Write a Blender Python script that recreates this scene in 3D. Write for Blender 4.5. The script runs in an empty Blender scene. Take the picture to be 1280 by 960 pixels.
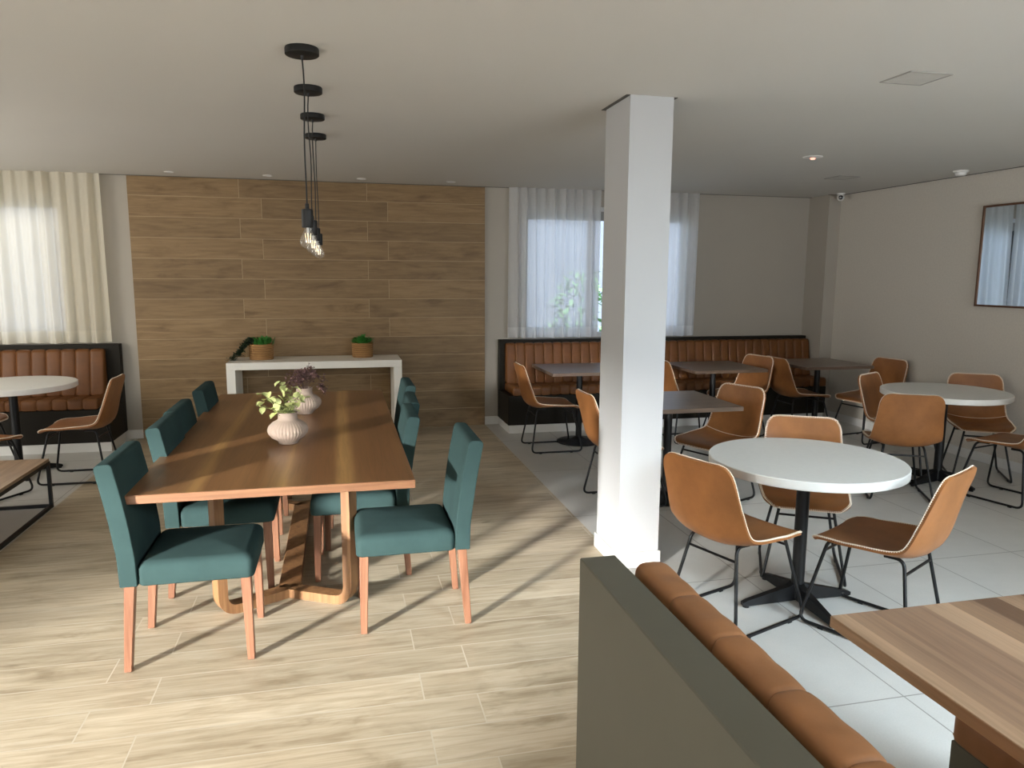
import bpy, bmesh, math, random
from mathutils import Vector, Matrix, Euler
random.seed(7)
COL = bpy.context.scene.collection
PI = math.pi
def R(d): return math.radians(d)

# ------------------------------------------------------------------ materials
def srgb(r, g, b):
    def c(u):
        u /= 255.0
        return u / 12.92 if u <= 0.04045 else ((u + 0.055) / 1.055) ** 2.4
    return (c(r), c(g), c(b), 1.0)

class NT:
    def __init__(s, name):
        s.m = bpy.data.materials.new(name); s.m.use_nodes = True
        s.t = s.m.node_tree; s.t.nodes.clear()
        s.out = s.n('ShaderNodeOutputMaterial')
    def n(s, typ, **kw):
        n = s.t.nodes.new(typ)
        for k, v in kw.items():
            if k.startswith('i_'):
                key = k[2:]
                key = int(key) if key.isdigit() else key.replace('_', ' ')
                n.inputs[key].default_value = v
            else: setattr(n, k, v)
        return n
    def l(s, a, b): s.t.links.new(a, b)
    def coord(s, scale=(1, 1, 1), loc=(0, 0, 0), rot=(0, 0, 0)):
        tc = s.n('ShaderNodeTexCoord'); mp = s.n('ShaderNodeMapping')
        mp.inputs['Scale'].default_value = scale; mp.inputs['Location'].default_value = loc
        mp.inputs['Rotation'].default_value = rot
        s.l(tc.outputs['Object'], mp.inputs['Vector']); return mp.outputs['Vector']
    def ramp(s, fac, stops, interp='LINEAR'):
        r = s.n('ShaderNodeValToRGB'); e = r.color_ramp.elements
        r.color_ramp.interpolation = interp
        while len(e) > 1: e.remove(e[-1])
        e[0].position, e[0].color = stops[0]
        for p, c in stops[1:]:
            x = e.new(p); x.color = c
        s.l(fac, r.inputs['Fac']); return r.outputs['Color']
    def mix(s, fac, a, b, mode='MIX'):
        m = s.n('ShaderNodeMix', data_type='RGBA', blend_type=mode)
        for sock, v in ((m.inputs[0], fac), (m.inputs[6], a), (m.inputs[7], b)):
            if hasattr(v, 'node'): s.l(v, sock)
            else: sock.default_value = v
        return m.outputs[2]
    def noise(s, vec, scale, detail=4, rough=.55, dist=0, w=None):
        n = s.n('ShaderNodeTexNoise', noise_dimensions='4D' if w is not None else '3D')
        n.inputs['Scale'].default_value = scale; n.inputs['Detail'].default_value = detail
        n.inputs['Roughness'].default_value = rough; n.inputs['Distortion'].default_value = dist
        s.l(vec, n.inputs['Vector'])
        if w is not None: s.l(w, n.inputs['W'])
        return n.outputs['Fac']
    def math(s, op, a, b=0.0):
        m = s.n('ShaderNodeMath', operation=op)
        for i, v in ((0, a), (1, b)):
            if hasattr(v, 'node'): s.l(v, m.inputs[i])
            else: m.inputs[i].default_value = v
        return m.outputs[0]
    def bsdf(s, color, rough=.5, metal=0.0, bump=None, bstr=.2, bdist=.01, spec=.5, **kw):
        b = s.n('ShaderNodeBsdfPrincipled')
        for key, v in (('Base Color', color), ('Roughness', rough), ('Metallic', metal), ('Specular IOR Level', spec)):
            if hasattr(v, 'node'): s.l(v, b.inputs[key])
            else: b.inputs[key].default_value = v
        for k, v in kw.items(): b.inputs[k.replace('_', ' ')].default_value = v
        if bump is not None:
            bn = s.n('ShaderNodeBump'); bn.inputs['Strength'].default_value = bstr; bn.inputs['Distance'].default_value = bdist
            s.l(bump, bn.inputs['Height']); s.l(bn.outputs['Normal'], b.inputs['Normal'])
        s.l(b.outputs[0], s.out.inputs['Surface']); s.b = b
        return s.m

def plain(name, c, rough=.5, metal=0.0, var=.06, scale=6.0, bump=0.0, spec=.5):
    t = NT(name); v = t.coord()
    n = t.noise(v, scale, 3)
    d = tuple(x * (1 - var) for x in c[:3]) + (1,); e = tuple(min(1, x * (1 + var)) for x in c[:3]) + (1,)
    col = t.ramp(n, [(.3, d), (.7, e)])
    bp = t.noise(v, scale * 40, 2) if bump else None
    return t.bsdf(col, rough, metal, bp, bump, .002, spec)

def planks(name, swap, loc, dark, mid, light, grout, rough=.45, mort=.003, length=1.25, width=.2, off=.168, spec=.4):
    """wood-look planks laid along object X; swap: 'floor' rows step in Y, 'wall' rows step in Z"""
    t = NT(name)
    rot = (0, 0, 0) if swap == 'floor' else (R(-90), 0, 0)
    v = t.coord((1, 1, 1), loc, rot)
    b = t.n('ShaderNodeTexBrick', offset=off, offset_frequency=2, squash=1.0)
    b.inputs['Color1'].default_value = (0, 0, 0, 1); b.inputs['Color2'].default_value = (1, 1, 1, 1)
    b.inputs['Scale'].default_value = 1.0; b.inputs['Mortar Size'].default_value = mort
    b.inputs['Mortar Smooth'].default_value = .1; b.inputs['Bias'].default_value = 0
    b.inputs['Brick Width'].default_value = length; b.inputs['Row Height'].default_value = width
    t.l(v, b.inputs['Vector'])
    rnd = t.n('ShaderNodeRGBToBW'); t.l(b.outputs['Color'], rnd.inputs[0]); rnd = rnd.outputs[0]
    w = t.math('MULTIPLY', rnd, 37.0)
    sc = t.n('ShaderNodeMapping'); sc.inputs['Scale'].default_value = (1.0, 14, 14); t.l(v, sc.inputs['Vector'])
    sc2 = t.n('ShaderNodeMapping'); sc2.inputs['Scale'].default_value = (.9, 3.2, 3.2); t.l(v, sc2.inputs['Vector'])
    sc3 = t.n('ShaderNodeMapping'); sc3.inputs['Scale'].default_value = (4, 110, 110); t.l(v, sc3.inputs['Vector'])
    g1 = t.noise(sc.outputs[0], 2.2, 6, .62, 1.0, w)
    g2 = t.noise(sc2.outputs[0], 2.0, 4, .6, 1.4, w)
    g3 = t.noise(sc3.outputs[0], 2.0, 2, .5, 0, w)
    col = t.ramp(g1, [(.28, dark), (.5, mid), (.72, light)])
    kn = t.ramp(g2, [(.30, (.60, .56, .50, 1)), (.40, (.86, .84, .81, 1)), (.5, (1, 1, 1, 1)), (.75, (1.05, 1.045, 1.03, 1))])
    col = t.mix(.85, col, kn, 'MULTIPLY')
    fine = t.ramp(g3, [(.3, (.965, .965, .965, 1)), (.7, (1.02, 1.02, 1.02, 1))])
    col = t.mix(1.0, col, fine, 'MULTIPLY')
    tone = t.ramp(rnd, [(0, (.82, .81, .79, 1)), (1, (1.10, 1.10, 1.10, 1))])
    col = t.mix(1.0, col, tone, 'MULTIPLY')
    col = t.mix(b.outputs['Fac'], col, grout)
    inv = t.math('SUBTRACT', 1.0, b.outputs['Fac'])
    return t.bsdf(col, rough, 0, inv, .35, .003, spec)

def tiles(name, loc, c, grout):
    t = NT(name); v = t.coord((1, 1, 1), loc)
    b = t.n('ShaderNodeTexBrick', offset=0.0, offset_frequency=2, squash=1.0)
    d = tuple(x * .97 for x in c[:3]) + (1,)
    b.inputs['Color1'].default_value = c; b.inputs['Color2'].default_value = d; b.inputs['Mortar'].default_value = grout
    b.inputs['Scale'].default_value = 1.0; b.inputs['Mortar Size'].default_value = .0035; b.inputs['Mortar Smooth'].default_value = .2
    b.inputs['Brick Width'].default_value = .6; b.inputs['Row Height'].default_value = 1.2
    t.l(v, b.inputs['Vector'])
    n = t.ramp(t.noise(v, 3.5, 6, .65), [(.3, (.94, .94, .94, 1)), (.7, (1.03, 1.03, 1.03, 1))])
    n2 = t.ramp(t.noise(v, 160, 2), [(.3, (.96, .96, .96, 1)), (.7, (1.03, 1.03, 1.03, 1))])
    col = t.mix(1, t.mix(1, b.outputs['Color'], n, 'MULTIPLY'), n2, 'MULTIPLY')
    inv = t.math('SUBTRACT', 1.0, b.outputs['Fac'])
    return t.bsdf(col, .34, 0, inv, .25, .002, .45)

def grain(name, dark, mid, light, axis=1, rough=.4, scale=1.0, spec=.45):
    """solid timber with grain along an object axis"""
    t = NT(name); s = [16 * scale] * 3; s[axis] = .9 * scale
    v = t.coord(tuple(s)); g = t.noise(v, 1.6, 5, .6, .8)
    s2 = [90 * scale] * 3; s2[axis] = 3 * scale
    f = t.noise(t.coord(tuple(s2)), 1.5, 2)
    col = t.ramp(g, [(.3, dark), (.52, mid), (.75, light)])
    col = t.mix(1, col, t.ramp(f, [(.3, (.9, .9, .9, 1)), (.7, (1.06, 1.06, 1.06, 1))]), 'MULTIPLY')
    return t.bsdf(col, rough, 0, f, .04, .001, spec)

def walnut_top(name):
    """table top boards along Y with pale sapwood streaks"""
    t = NT(name)
    tc = t.n('ShaderNodeTexCoord'); sx = t.n('ShaderNodeSeparateXYZ'); t.l(tc.outputs['Object'], sx.inputs[0])
    wob = t.noise(t.coord((2, .55, 2)), 1.0, 3)
    x = t.math('ADD', sx.outputs['X'], t.math('MULTIPLY', t.math('SUBTRACT', wob, .5), .07))
    f = t.math('ADD', t.math('DIVIDE', x, 1.2), .5)
    D = srgb(116, 80, 48); M = srgb(130, 93, 58); L = srgb(156, 119, 72); D2 = srgb(106, 72, 44)
    col = t.ramp(f, [(0, M), (.05, D), (.19, M), (.215, L), (.235, L), (.262, D), (.36, M), (.42, D), (.50, M), (.525, L),
                     (.545, M), (.60, D2), (.70, D), (.725, L), (.755, L), (.785, D), (.9, D2), (1, D)])
    g = t.noise(t.coord((26, 1.1, 26)), 1.5, 6, .6, 1.2)
    col = t.mix(1, col, t.ramp(g, [(.3, (.74, .72, .70, 1)), (.5, (1, 1, 1, 1)), (.72, (1.16, 1.13, 1.08, 1))]), 'MULTIPLY')
    return t.bsdf(col, .30, 0, None, spec=.5)

def strip_top(name):
    """laminated cafe table top: narrow staves along Y in several browns"""
    t = NT(name)
    v = t.coord((1, 1, 1), (0, 0, 0), (0, 0, R(90)))
    b = t.n('ShaderNodeTexBrick', offset=.37, offset_frequency=2)
    b.inputs['Color1'].default_value = (0, 0, 0, 1); b.inputs['Color2'].default_value = (1, 1, 1, 1); b.inputs['Mortar'].default_value = (.3, .3, .3, 1)
    b.inputs['Scale'].default_value = 1; b.inputs['Mortar Size'].default_value = .0; b.inputs['Brick Width'].default_value = 3.3; b.inputs['Row Height'].default_value = .082
    t.l(v, b.inputs['Vector'])
    bw = t.n('ShaderNodeRGBToBW'); t.l(b.outputs['Color'], bw.inputs[0]); rnd = bw.outputs[0]
    w = t.math('MULTIPLY', rnd, 23.0)
    g = t.noise(t.coord((30, 1.3, 30)), 1.4, 6, .62, .8, w)
    base = t.ramp(rnd, [(.2, srgb(100, 75, 57)), (.35, srgb(166, 136, 108)), (.5, srgb(120, 95, 76)), (.65, srgb(176, 146, 118)), (.8, srgb(142, 114, 92))])
    col = t.mix(1, base, t.ramp(g, [(.3, (.72, .70, .68, 1)), (.52, (1, 1, 1, 1)), (.75, (1.18, 1.15, 1.1, 1))]), 'MULTIPLY')
    return t.bsdf(col, .42, 0, g, .05, .001, .4)

def leather(name, c, rough=.42, dark=.8):
    t = NT(name); v = t.coord()
    n = t.noise(v, 7, 5, .6); d = tuple(x * dark for x in c[:3]) + (1,); e = tuple(min(1, x * 1.12) for x in c[:3]) + (1,)
    col = t.ramp(n, [(.3, d), (.7, e)])
    vo = t.n('ShaderNodeTexVoronoi'); vo.inputs['Scale'].default_value = 260; t.l(v, vo.inputs['Vector'])
    return t.bsdf(col, rough, 0, vo.outputs['Distance'], .06, .001, .32)

def fabric(name, c):
    t = NT(name); v = t.coord()
    n = t.noise(v, 5, 4); d = tuple(x * .9 for x in c[:3]) + (1,); e = tuple(min(1, x * 1.1) for x in c[:3]) + (1,)
    col = t.ramp(n, [(.3, d), (.7, e)])
    wv = t.noise(v, 420, 2)
    return t.bsdf(col, .95, 0, wv, .25, .001, .08)

def curtain_mat(name, tint, hem_z, solid=.5, clear=.12):
    t = NT(name); tc = t.n('ShaderNodeTexCoord'); sp = t.n('ShaderNodeSeparateXYZ'); t.l(tc.outputs['Object'], sp.inputs[0])
    df = t.n('ShaderNodeBsdfDiffuse'); tl = t.n('ShaderNodeBsdfTranslucent'); tr = t.n('ShaderNodeBsdfTransparent')
    wv = t.ramp(t.noise(t.coord((90, 90, 90)), 6, 2), [(.3, tuple(x * .95 for x in tint[:3]) + (1,)), (.7, tint)])
    t.l(wv, df.inputs[0]); t.l(wv, tl.inputs[0])
    m1 = t.n('ShaderNodeMixShader'); m1.inputs[0].default_value = 1 - solid
    t.l(df.outputs[0], m1.inputs[1]); t.l(tl.outputs[0], m1.inputs[2])
    hem = t.math('LESS_THAN', sp.outputs['Z'], hem_z)
    f = t.math('SUBTRACT', clear, t.math('MULTIPLY', hem, clear * .85))
    m2 = t.n('ShaderNodeMixShader'); t.l(f, m2.inputs[0]); t.l(m1.outputs[0], m2.inputs[1]); t.l(tr.outputs[0], m2.inputs[2])
    t.l(m2.outputs[0], t.out.inputs['Surface']); return t.m

def glass_mat(name, tint=(.95, .97, 1, 1), gloss=.1):
    t = NT(name); tr = t.n('ShaderNodeBsdfTransparent'); gl = t.n('ShaderNodeBsdfGlossy'); lw = t.n('ShaderNodeLayerWeight')
    tr.inputs[0].default_value = tint; gl.inputs['Roughness'].default_value = .03; lw.inputs['Blend'].default_value = gloss * 3
    m = t.n('ShaderNodeMixShader'); t.l(lw.outputs['Fresnel'], m.inputs[0]); t.l(tr.outputs[0], m.inputs[1]); t.l(gl.outputs[0], m.inputs[2])
    t.l(m.outputs[0], t.out.inputs['Surface']); return t.m

def emit_mat(name, c, s):
    t = NT(name); e = t.n('ShaderNodeEmission'); e.inputs[0].default_value = c; e.inputs[1].default_value = s
    t.l(e.outputs[0], t.out.inputs['Surface']); return t.m

M = {}
M['wall'] = plain('wall paint grey', srgb(170, 163, 152), .85, 0, .015, 2, .03, .2)
M['wall_tex'] = plain('woven wallpaper beige', srgb(206, 199, 188), .85, 0, .04, 60, .08, .2)
M['ceil'] = plain('ceiling paint', srgb(206, 203, 197), .9, 0, .01, 1, 0, .1)
M['gap'] = plain('shadow gap', srgb(88, 86, 82), .9)  # dark colour standing in for the shade inside the ceiling joint
M['column'] = plain('column paint', srgb(182, 183, 184), .6, 0, .01, 2, 0, .3)
M['base'] = plain('baseboard white', srgb(220, 219, 215), .5, 0, .02)
M['floor_wood'] = planks('wood-look floor planks', 'floor', (.755, -3.091, 0), srgb(160, 145, 121), srgb(188, 174, 150), srgb(204, 193, 172), srgb(196, 186, 166), .42)
M['wall_wood'] = planks('wood-look wall planks', 'wall', (.73, 0, -2.023), srgb(118, 93, 62), srgb(136, 110, 76), srgb(150, 124, 88), srgb(164, 141, 107), .55, .0028)
M['tile'] = tiles('grey porcelain tile', (-.35, -1.1 + .0, 0), srgb(202, 201, 196), srgb(146, 144, 138))
M['alu'] = plain('white window frame', srgb(232, 234, 236), .4, 0, .02)
M['slat'] = plain('roller shutter box', srgb(150, 150, 148), .6)
M['glass'] = glass_mat('window glass')
t = NT('bulb glass'); tr = t.n('ShaderNodeBsdfTransparent'); gl = t.n('ShaderNodeBsdfGlossy'); df = t.n('ShaderNodeBsdfDiffuse')
gl.inputs['Roughness'].default_value = .04; df.inputs[0].default_value = (.9, .86, .78, 1); mx = t.n('ShaderNodeMixShader'); mx2 = t.n('ShaderNodeMixShader')
mx.inputs[0].default_value = .10; t.l(tr.outputs[0], mx.inputs[1]); t.l(gl.outputs[0], mx.inputs[2])
mx2.inputs[0].default_value = .05; t.l(mx.outputs[0], mx2.inputs[1]); t.l(df.outputs[0], mx2.inputs[2]); t.l(mx2.outputs[0], t.out.inputs['Surface']); M['bulb'] = t.m
M['filament_glint'] = emit_mat('filament_glint', (1, .80, .52, 1), 3.2)  # glow stands in for glints reflected by the unlit bulbs
M['black'] = plain('black powder coated metal', srgb(17, 18, 20), .42, .3, .05, 20)
M['blackp'] = plain('black plastic', srgb(11, 12, 12), .55, 0, .05)
M['shell'] = leather('tan leatherette', srgb(148, 97, 55), .40)
M['shell_dark'] = leather('brown leatherette', srgb(150, 95, 54), .40)
M['thread'] = plain('pale thread', srgb(244, 230, 210), .7, 0, .05, 80)
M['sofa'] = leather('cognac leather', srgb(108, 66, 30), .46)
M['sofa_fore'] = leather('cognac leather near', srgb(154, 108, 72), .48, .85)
M['frame_dark'] = plain('dark olive laminate', srgb(30, 26, 19), .6, 0, .05, 4, spec=.2)
M['frame_fore'] = plain('grey olive laminate', srgb(92, 90, 78), .6, 0, .03, 4)
M['teal'] = fabric('teal woven fabric', srgb(48, 66, 65))
M['leg'] = grain('chair leg wood', srgb(114, 76, 56), srgb(132, 92, 70), srgb(144, 104, 80), 2)
M['walnut'] = walnut_top('walnut boards')
M['walnut_edge'] = grain('walnut edge', srgb(112, 76, 54), srgb(130, 92, 66), srgb(146, 106, 78), 0)
M['walnut_base'] = grain('walnut base', srgb(108, 74, 46), srgb(136, 98, 64), srgb(156, 118, 80), 2)
M['cafe'] = strip_top('cafe top staves')
M['cafe_small'] = grain('small cafe top wood', srgb(92, 74, 62), srgb(108, 89, 75), srgb(122, 102, 87), 0, .28)
M['coffee'] = grain('sheen-lightened coffee wood', srgb(140, 114, 90), srgb(164, 138, 112), srgb(180, 154, 128), 1, .3)  # tone made paler to carry the light reflected off the top
M['white_top'] = plain('white laminate', srgb(226, 225, 220), .30, 0, .02, 40)
M['console'] = plain('white lacquer', srgb(240, 236, 226), .5, 0, .02)
M['vase'] = plain('cream ceramic', srgb(152, 134, 120), .8, 0, .04, 30)
M['basket'] = None
M['leafpale'] = plain('pale green leaf', srgb(176, 182, 120), .6, 0, .18, 30)
M['leafdry'] = plain('dusky dried petals', srgb(100, 72, 68), .8, 0, .3, 60)
M['leafgreen'] = plain('succulent green', srgb(52, 118, 44), .5, 0, .3, 40)
M['leafdark'] = plain('ivy dark green', srgb(30, 48, 26), .55, 0, .3, 40)
M['stem'] = plain('stem', srgb(110, 112, 62), .7)
M['drystem'] = plain('dry stem', srgb(92, 70, 58), .8)
M['soil'] = plain('soil', srgb(50, 38, 28), .95, 0, .3, 40)
M['mirror'] = NT('mirror glass').bsdf((.80, .88, .93, 1), .02, 1.0)
M['bronze'] = plain('bronze frame', srgb(104, 72, 52), .4, .4)
M['plastic'] = plain('white plastic', srgb(224, 222, 218), .45)
M['grille'] = plain('grille', srgb(190, 187, 181), .8)
M['grille_frame'] = plain('grille frame', srgb(160, 157, 151), .8)
M['lens'] = plain('camera lens', srgb(8, 8, 9), .1)
M['pink'] = emit_mat('warm led', (1, .42, .30, 1), 2.2)
M['cream_ext'] = plain('exterior render', srgb(104, 114, 130), .9)
M['hedge'] = plain('hedge leaf', srgb(96, 142, 92), .7, 0, .3, 20)
M['curtL'] = curtain_mat('sheer curtain warm', srgb(246, 240, 224), 1.10, .45, .10)
M['curtR'] = curtain_mat('sheer curtain white', srgb(240, 240, 240), 1.09, .40, .20)
t = NT('woven basket'); v = t.coord()
wv = t.n('ShaderNodeTexWave', wave_type='BANDS', bands_direction='Z'); wv.inputs['Scale'].default_value = 22; wv.inputs['Distortion'].default_value = 1.5; wv.inputs['Detail'].default_value = 2
t.l(v, wv.inputs['Vector'])
M['basket'] = t.bsdf(t.ramp(wv.outputs['Fac'], [(.2, srgb(120, 84, 46)), (.7, srgb(178, 134, 82))]), .8, 0, wv.outputs['Fac'], .5, .006)

# ------------------------------------------------------------------ mesh helpers
class MB:
    def __init__(s): s.v = []; s.f = []; s.mi = []; s.cur = 0
    def add(s, vs, fs):
        o = len(s.v); s.v += [tuple(p) for p in vs]; s.f += [tuple(i + o for i in f) for f in fs]; s.mi += [s.cur] * len(fs)
        return s
    def bm(s, b):
        b.verts.index_update()
        s.add([v.co[:] for v in b.verts], [[v.index for v in f.verts] for f in b.faces]); b.free(); return s
    def box(s, x0, x1, y0, y1, z0, z1, bev=0.0, seg=2):
        b = bmesh.new(); bmesh.ops.create_cube(b, size=1)
        for v in b.verts:
            v.co = Vector(((x0 + x1) / 2 + v.co.x * (x1 - x0), (y0 + y1) / 2 + v.co.y * (y1 - y0), (z0 + z1) / 2 + v.co.z * (z1 - z0)))
        if bev: bmesh.ops.bevel(b, geom=b.edges[:], offset=bev, segments=seg, profile=.5, affect='EDGES')
        return s.bm(b)
    def hexa(s, bot, top, bev=0.0, seg=2):
        """eight corners: bot and top as four points each, same order"""
        b = bmesh.new(); vb = [b.verts.new(p) for p in bot]; vt = [b.verts.new(p) for p in top]
        b.faces.new(vb[::-1]); b.faces.new(vt)
        for i in range(4): b.faces.new((vb[i], vb[(i + 1) % 4], vt[(i + 1) % 4], vt[i]))
        bmesh.ops.recalc_face_normals(b, faces=b.faces[:])
        if bev: bmesh.ops.bevel(b, geom=b.edges[:], offset=bev, segments=seg, profile=.5, affect='EDGES')
        return s.bm(b)
    def tube(s, pts, r, n=10, closed=False, cap=True):
        P = [Vector(p) for p in pts]; N = len(P); rings = []
        def tan(i):
            if closed: return (P[(i + 1) % N] - P[i - 1]).normalized()
            return (P[min(i + 1, N - 1)] - P[max(i - 1, 0)]).normalized()
        t0 = tan(0); up = Vector((0, 0, 1)) if abs(t0.z) < .9 else Vector((1, 0, 0))
        nrm = t0.cross(up).normalized(); vs = []
        for i in range(N):
            t = tan(i); nrm = (nrm - t * nrm.dot(t)).normalized(); bi = t.cross(nrm)
            rr = r[i] if isinstance(r, (list, tuple)) else r
            for k in range(n):
                a = 2 * PI * k / n; vs.append(P[i] + (nrm * math.cos(a) + bi * math.sin(a)) * rr)
        fs = []
        for i in range(N if closed else N - 1):
            a = i * n; b = ((i + 1) % N) * n
            for k in range(n): fs.append((a + k, a + (k + 1) % n, b + (k + 1) % n, b + k))
        if cap and not closed:
            fs.append(tuple(range(n))[::-1]); fs.append(tuple(range((N - 1) * n, N * n)))
        return s.add(vs, fs)
    def lathe(s, prof, n=32, c=(0, 0, 0), rib=None, cap=True):
        vs = []; fs = []; m = len(prof)
        for (r, z) in prof:
            for k in range(n):
                a = 2 * PI * k / n; q = r * (rib(a, z) if rib else 1)
                vs.append((c[0] + q * math.cos(a), c[1] + q * math.sin(a), c[2] + z))
        for i in range(m - 1):
            for k in range(n):
                fs.append((i * n + k, i * n + (k + 1) % n, (i + 1) * n + (k + 1) % n, (i + 1) * n + k))
        if cap:
            fs.append(tuple(range(n))[::-1]); fs.append(tuple(range((m - 1) * n, m * n)))
        return s.add(vs, fs)
    def prism(s, poly, axis, a, b):
        """extrude a 2-D polygon along an axis ('x','y','z')"""
        def P(p, h):
            return {'x': (h, p[0], p[1]), 'y': (p[0], h, p[1]), 'z': (p[0], p[1], h)}[axis]
        n = len(poly); vs = [P(p, a) for p in poly] + [P(p, b) for p in poly]
        fs = [tuple(range(n))[::-1], tuple(range(n, 2 * n))] + [(i, (i + 1) % n, n + (i + 1) % n, n + i) for i in range(n)]
        return s.add(vs, fs)
    def xform(s, mat, start=0):
        s.v = s.v[:start] + [tuple(mat @ Vector(p)) for p in s.v[start:]]; return s
    def build(s, name, mat, parent=None, smooth=True, angle=40):
        me = bpy.data.meshes.new(name); me.from_pydata(s.v, [], s.f)
        for m in (mat if isinstance(mat, (list, tuple)) else [mat]): me.materials.append(m)
        if len(me.materials) > 1: me.polygons.foreach_set('material_index', s.mi)
        b = bmesh.new(); b.from_mesh(me); bmesh.ops.recalc_face_normals(b, faces=b.faces[:])
        if smooth:
            for f in b.faces: f.smooth = True
            for e in b.edges:
                if len(e.link_faces) == 2 and e.calc_face_angle(0) > R(angle): e.smooth = False
        b.to_mesh(me); b.free(); me.update()
        o = bpy.data.objects.new(name, me); COL.objects.link(o)
        if parent is not None: o.parent = parent
        return o

def fillet(pts, rad, seg=5):
    """round the inner corners of a polyline"""
    P = [Vector(p) for p in pts]; out = [P[0]]
    for i in range(1, len(P) - 1):
        a, b, c = P[i - 1], P[i], P[i + 1]; r = rad[i] if isinstance(rad, (list, tuple)) else rad
        d1 = (a - b); d2 = (c - b); k = min(r, d1.length * .49, d2.length * .49)
        p = b + d1.normalized() * k; q = b + d2.normalized() * k
        for j in range(seg + 1):
            t = j / seg; out.append(p * (1 - t) ** 2 + b * 2 * t * (1 - t) + q * t * t)
    out.append(P[-1]); return out

def tag(o, label=None, cat=None, group=None, kind=None):
    for k, v in (('label', label), ('category', cat), ('group', group), ('kind', kind)):
        if v: o[k] = v
    return o
def thing(name, label, cat, loc=(0, 0, 0), rz=0.0, group=None):
    o = bpy.data.objects.new(name, None); COL.objects.link(o); o.empty_display_size = .1
    o.location = loc; o.rotation_euler = (0, 0, rz); return tag(o, label, cat, group)
def dup(root, loc, rz, label, group=None):
    def cp(o, par):
        c = o.copy(); COL.objects.link(c); c.parent = par
        for ch in o.children: cp(ch, c)
        return c
    r = cp(root, None); r.location = loc; r.rotation_euler = (0, 0, rz); r['label'] = label
    if group: r['group'] = group
    return r
def struct(o, label=None):
    o['kind'] = 'structure'
    if label: o['label'] = label
    return o

# ------------------------------------------------------------------ the room
C = 2.586; YB = 7.97; XR = 5.65; XL = -4.6; YF = -2.6
XW0, XW1 = -2.01, 1.555
# floor: plank zone in the middle, porcelain tile at both sides
m = MB(); 
m.cur = 0; m.box(XW0, XW1, YF, YB, -.06, 0)
m.cur = 1; m.box(XL, XW0, YF, YB, -.06, 0); m.box(XW1, XR, YF, YB, -.06, 0)
struct(m.build('floor', [M['floor_wood'], M['tile']], smooth=False), 'wood-look plank floor with grey porcelain tile at both sides')
m = MB(); m.box(XL - .2, XR + .2, YF - .2, YB + .3, C, C + .12)
struct(m.build('ceiling', M['ceil'], smooth=False), 'smooth off-white plaster ceiling')

W1 = (-4.3, -2.55, 1.0, 2.42); W2 = (2.0, 3.95, .96, 2.42)
def wall_with_holes(name, mat, x0, x1, y0, y1, holes, label):
    m = MB(); xs = x0
    for (a, b, z0, z1) in holes:
        m.box(xs, a, y0, y1, 0, C); m.box(a, b, y0, y1, 0, z0); m.box(a, b, y0, y1, z1, C); xs = b
    m.box(xs, x1, y0, y1, 0, C)
    return struct(m.build(name, mat, smooth=False), label)
wall_with_holes('wall_back', M['wall'], XL - .2, XR + .2, YB, YB + .2, [W1, W2], 'grey painted back wall with two curtained windows')
m = MB(); m.box(XR, XR + .2, YF, YB, 0, C)
struct(m.build('wall_right', M['wall_tex'], smooth=False), 'beige textured right wall')
# left wall with one tall opening (key light), rear wall with a wide opening (cool light)
m = MB(); a, b, z1 = -2.1, .1, 1.84; c, d, z2 = 3.9, 6.3, 2.35
m.box(XL - .2, XL, YF, a, 0, C); m.box(XL - .2, XL, a, b, z1, C); m.box(XL - .2, XL, b, c, 0, C)
m.box(XL - .2, XL, c, d, z2, C); m.box(XL - .2, XL, c, d, 0, .5); m.box(XL - .2, XL, d, YB, 0, C)
struct(m.build('wall_left', M['wall'], smooth=False), 'left wall with a window opening')
m = MB(); m.box(XL - .2, -4.3, YF - .2, YF, 0, C); m.box(-1.2, 1.5, YF - .2, YF, 0, C); m.box(5.2, XR + .2, YF - .2, YF, 0, C); m.box(-4.3, -1.2, YF - .2, YF, 2.3, C); m.box(1.5, 5.2, YF - .2, YF, 2.3, C)  # left opening lets the added sunlight onto the unseen floor
struct(m.build('wall_front', M['wall'], smooth=False), 'rear wall behind the viewer with a wide opening')
# wood-look cladding
m = MB(); m.box(-1.957, 1.552, YB - .02, YB, 0, C - .004)
struct(m.build('trim_1', M['wall_wood'], smooth=False), 'horizontal wood-look plank cladding on the back wall')
# corner pillar and free-standing column
m = MB(); m.box(5.495, XR, 7.6, YB, 0, C)
struct(m.build('wall_corner', M['wall'], smooth=False), 'grey boxed pillar in the far right corner')
m = MB(); m.box(1.507, 1.752, 3.77, 4.13, 0, C)
struct(m.build('wall_column', M['column'], smooth=False), 'white square column standing at the edge of the plank floor')
m = MB(); m.box(1.495, 1.764, 3.758, 4.142, 0, .09, .003, 1)
struct(m.build('baseboard_column', M['base'], smooth=False), 'white skirting round the column')
m = MB(); m.box(XL, -1.957, YB - .015, YB, 0, .09, .003, 1); m.box(1.552, 5.495, YB - .015, YB, 0, .09, .003, 1)
struct(m.build('baseboard_back', M['base'], smooth=False), 'white baseboard along the back wall')
m = MB(); m.box(XR - .015, XR, YF, 7.6, 0, .085, .003, 1)
struct(m.build('baseboard_right', M['base'], smooth=False), 'white baseboard along the right wall')
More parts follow.
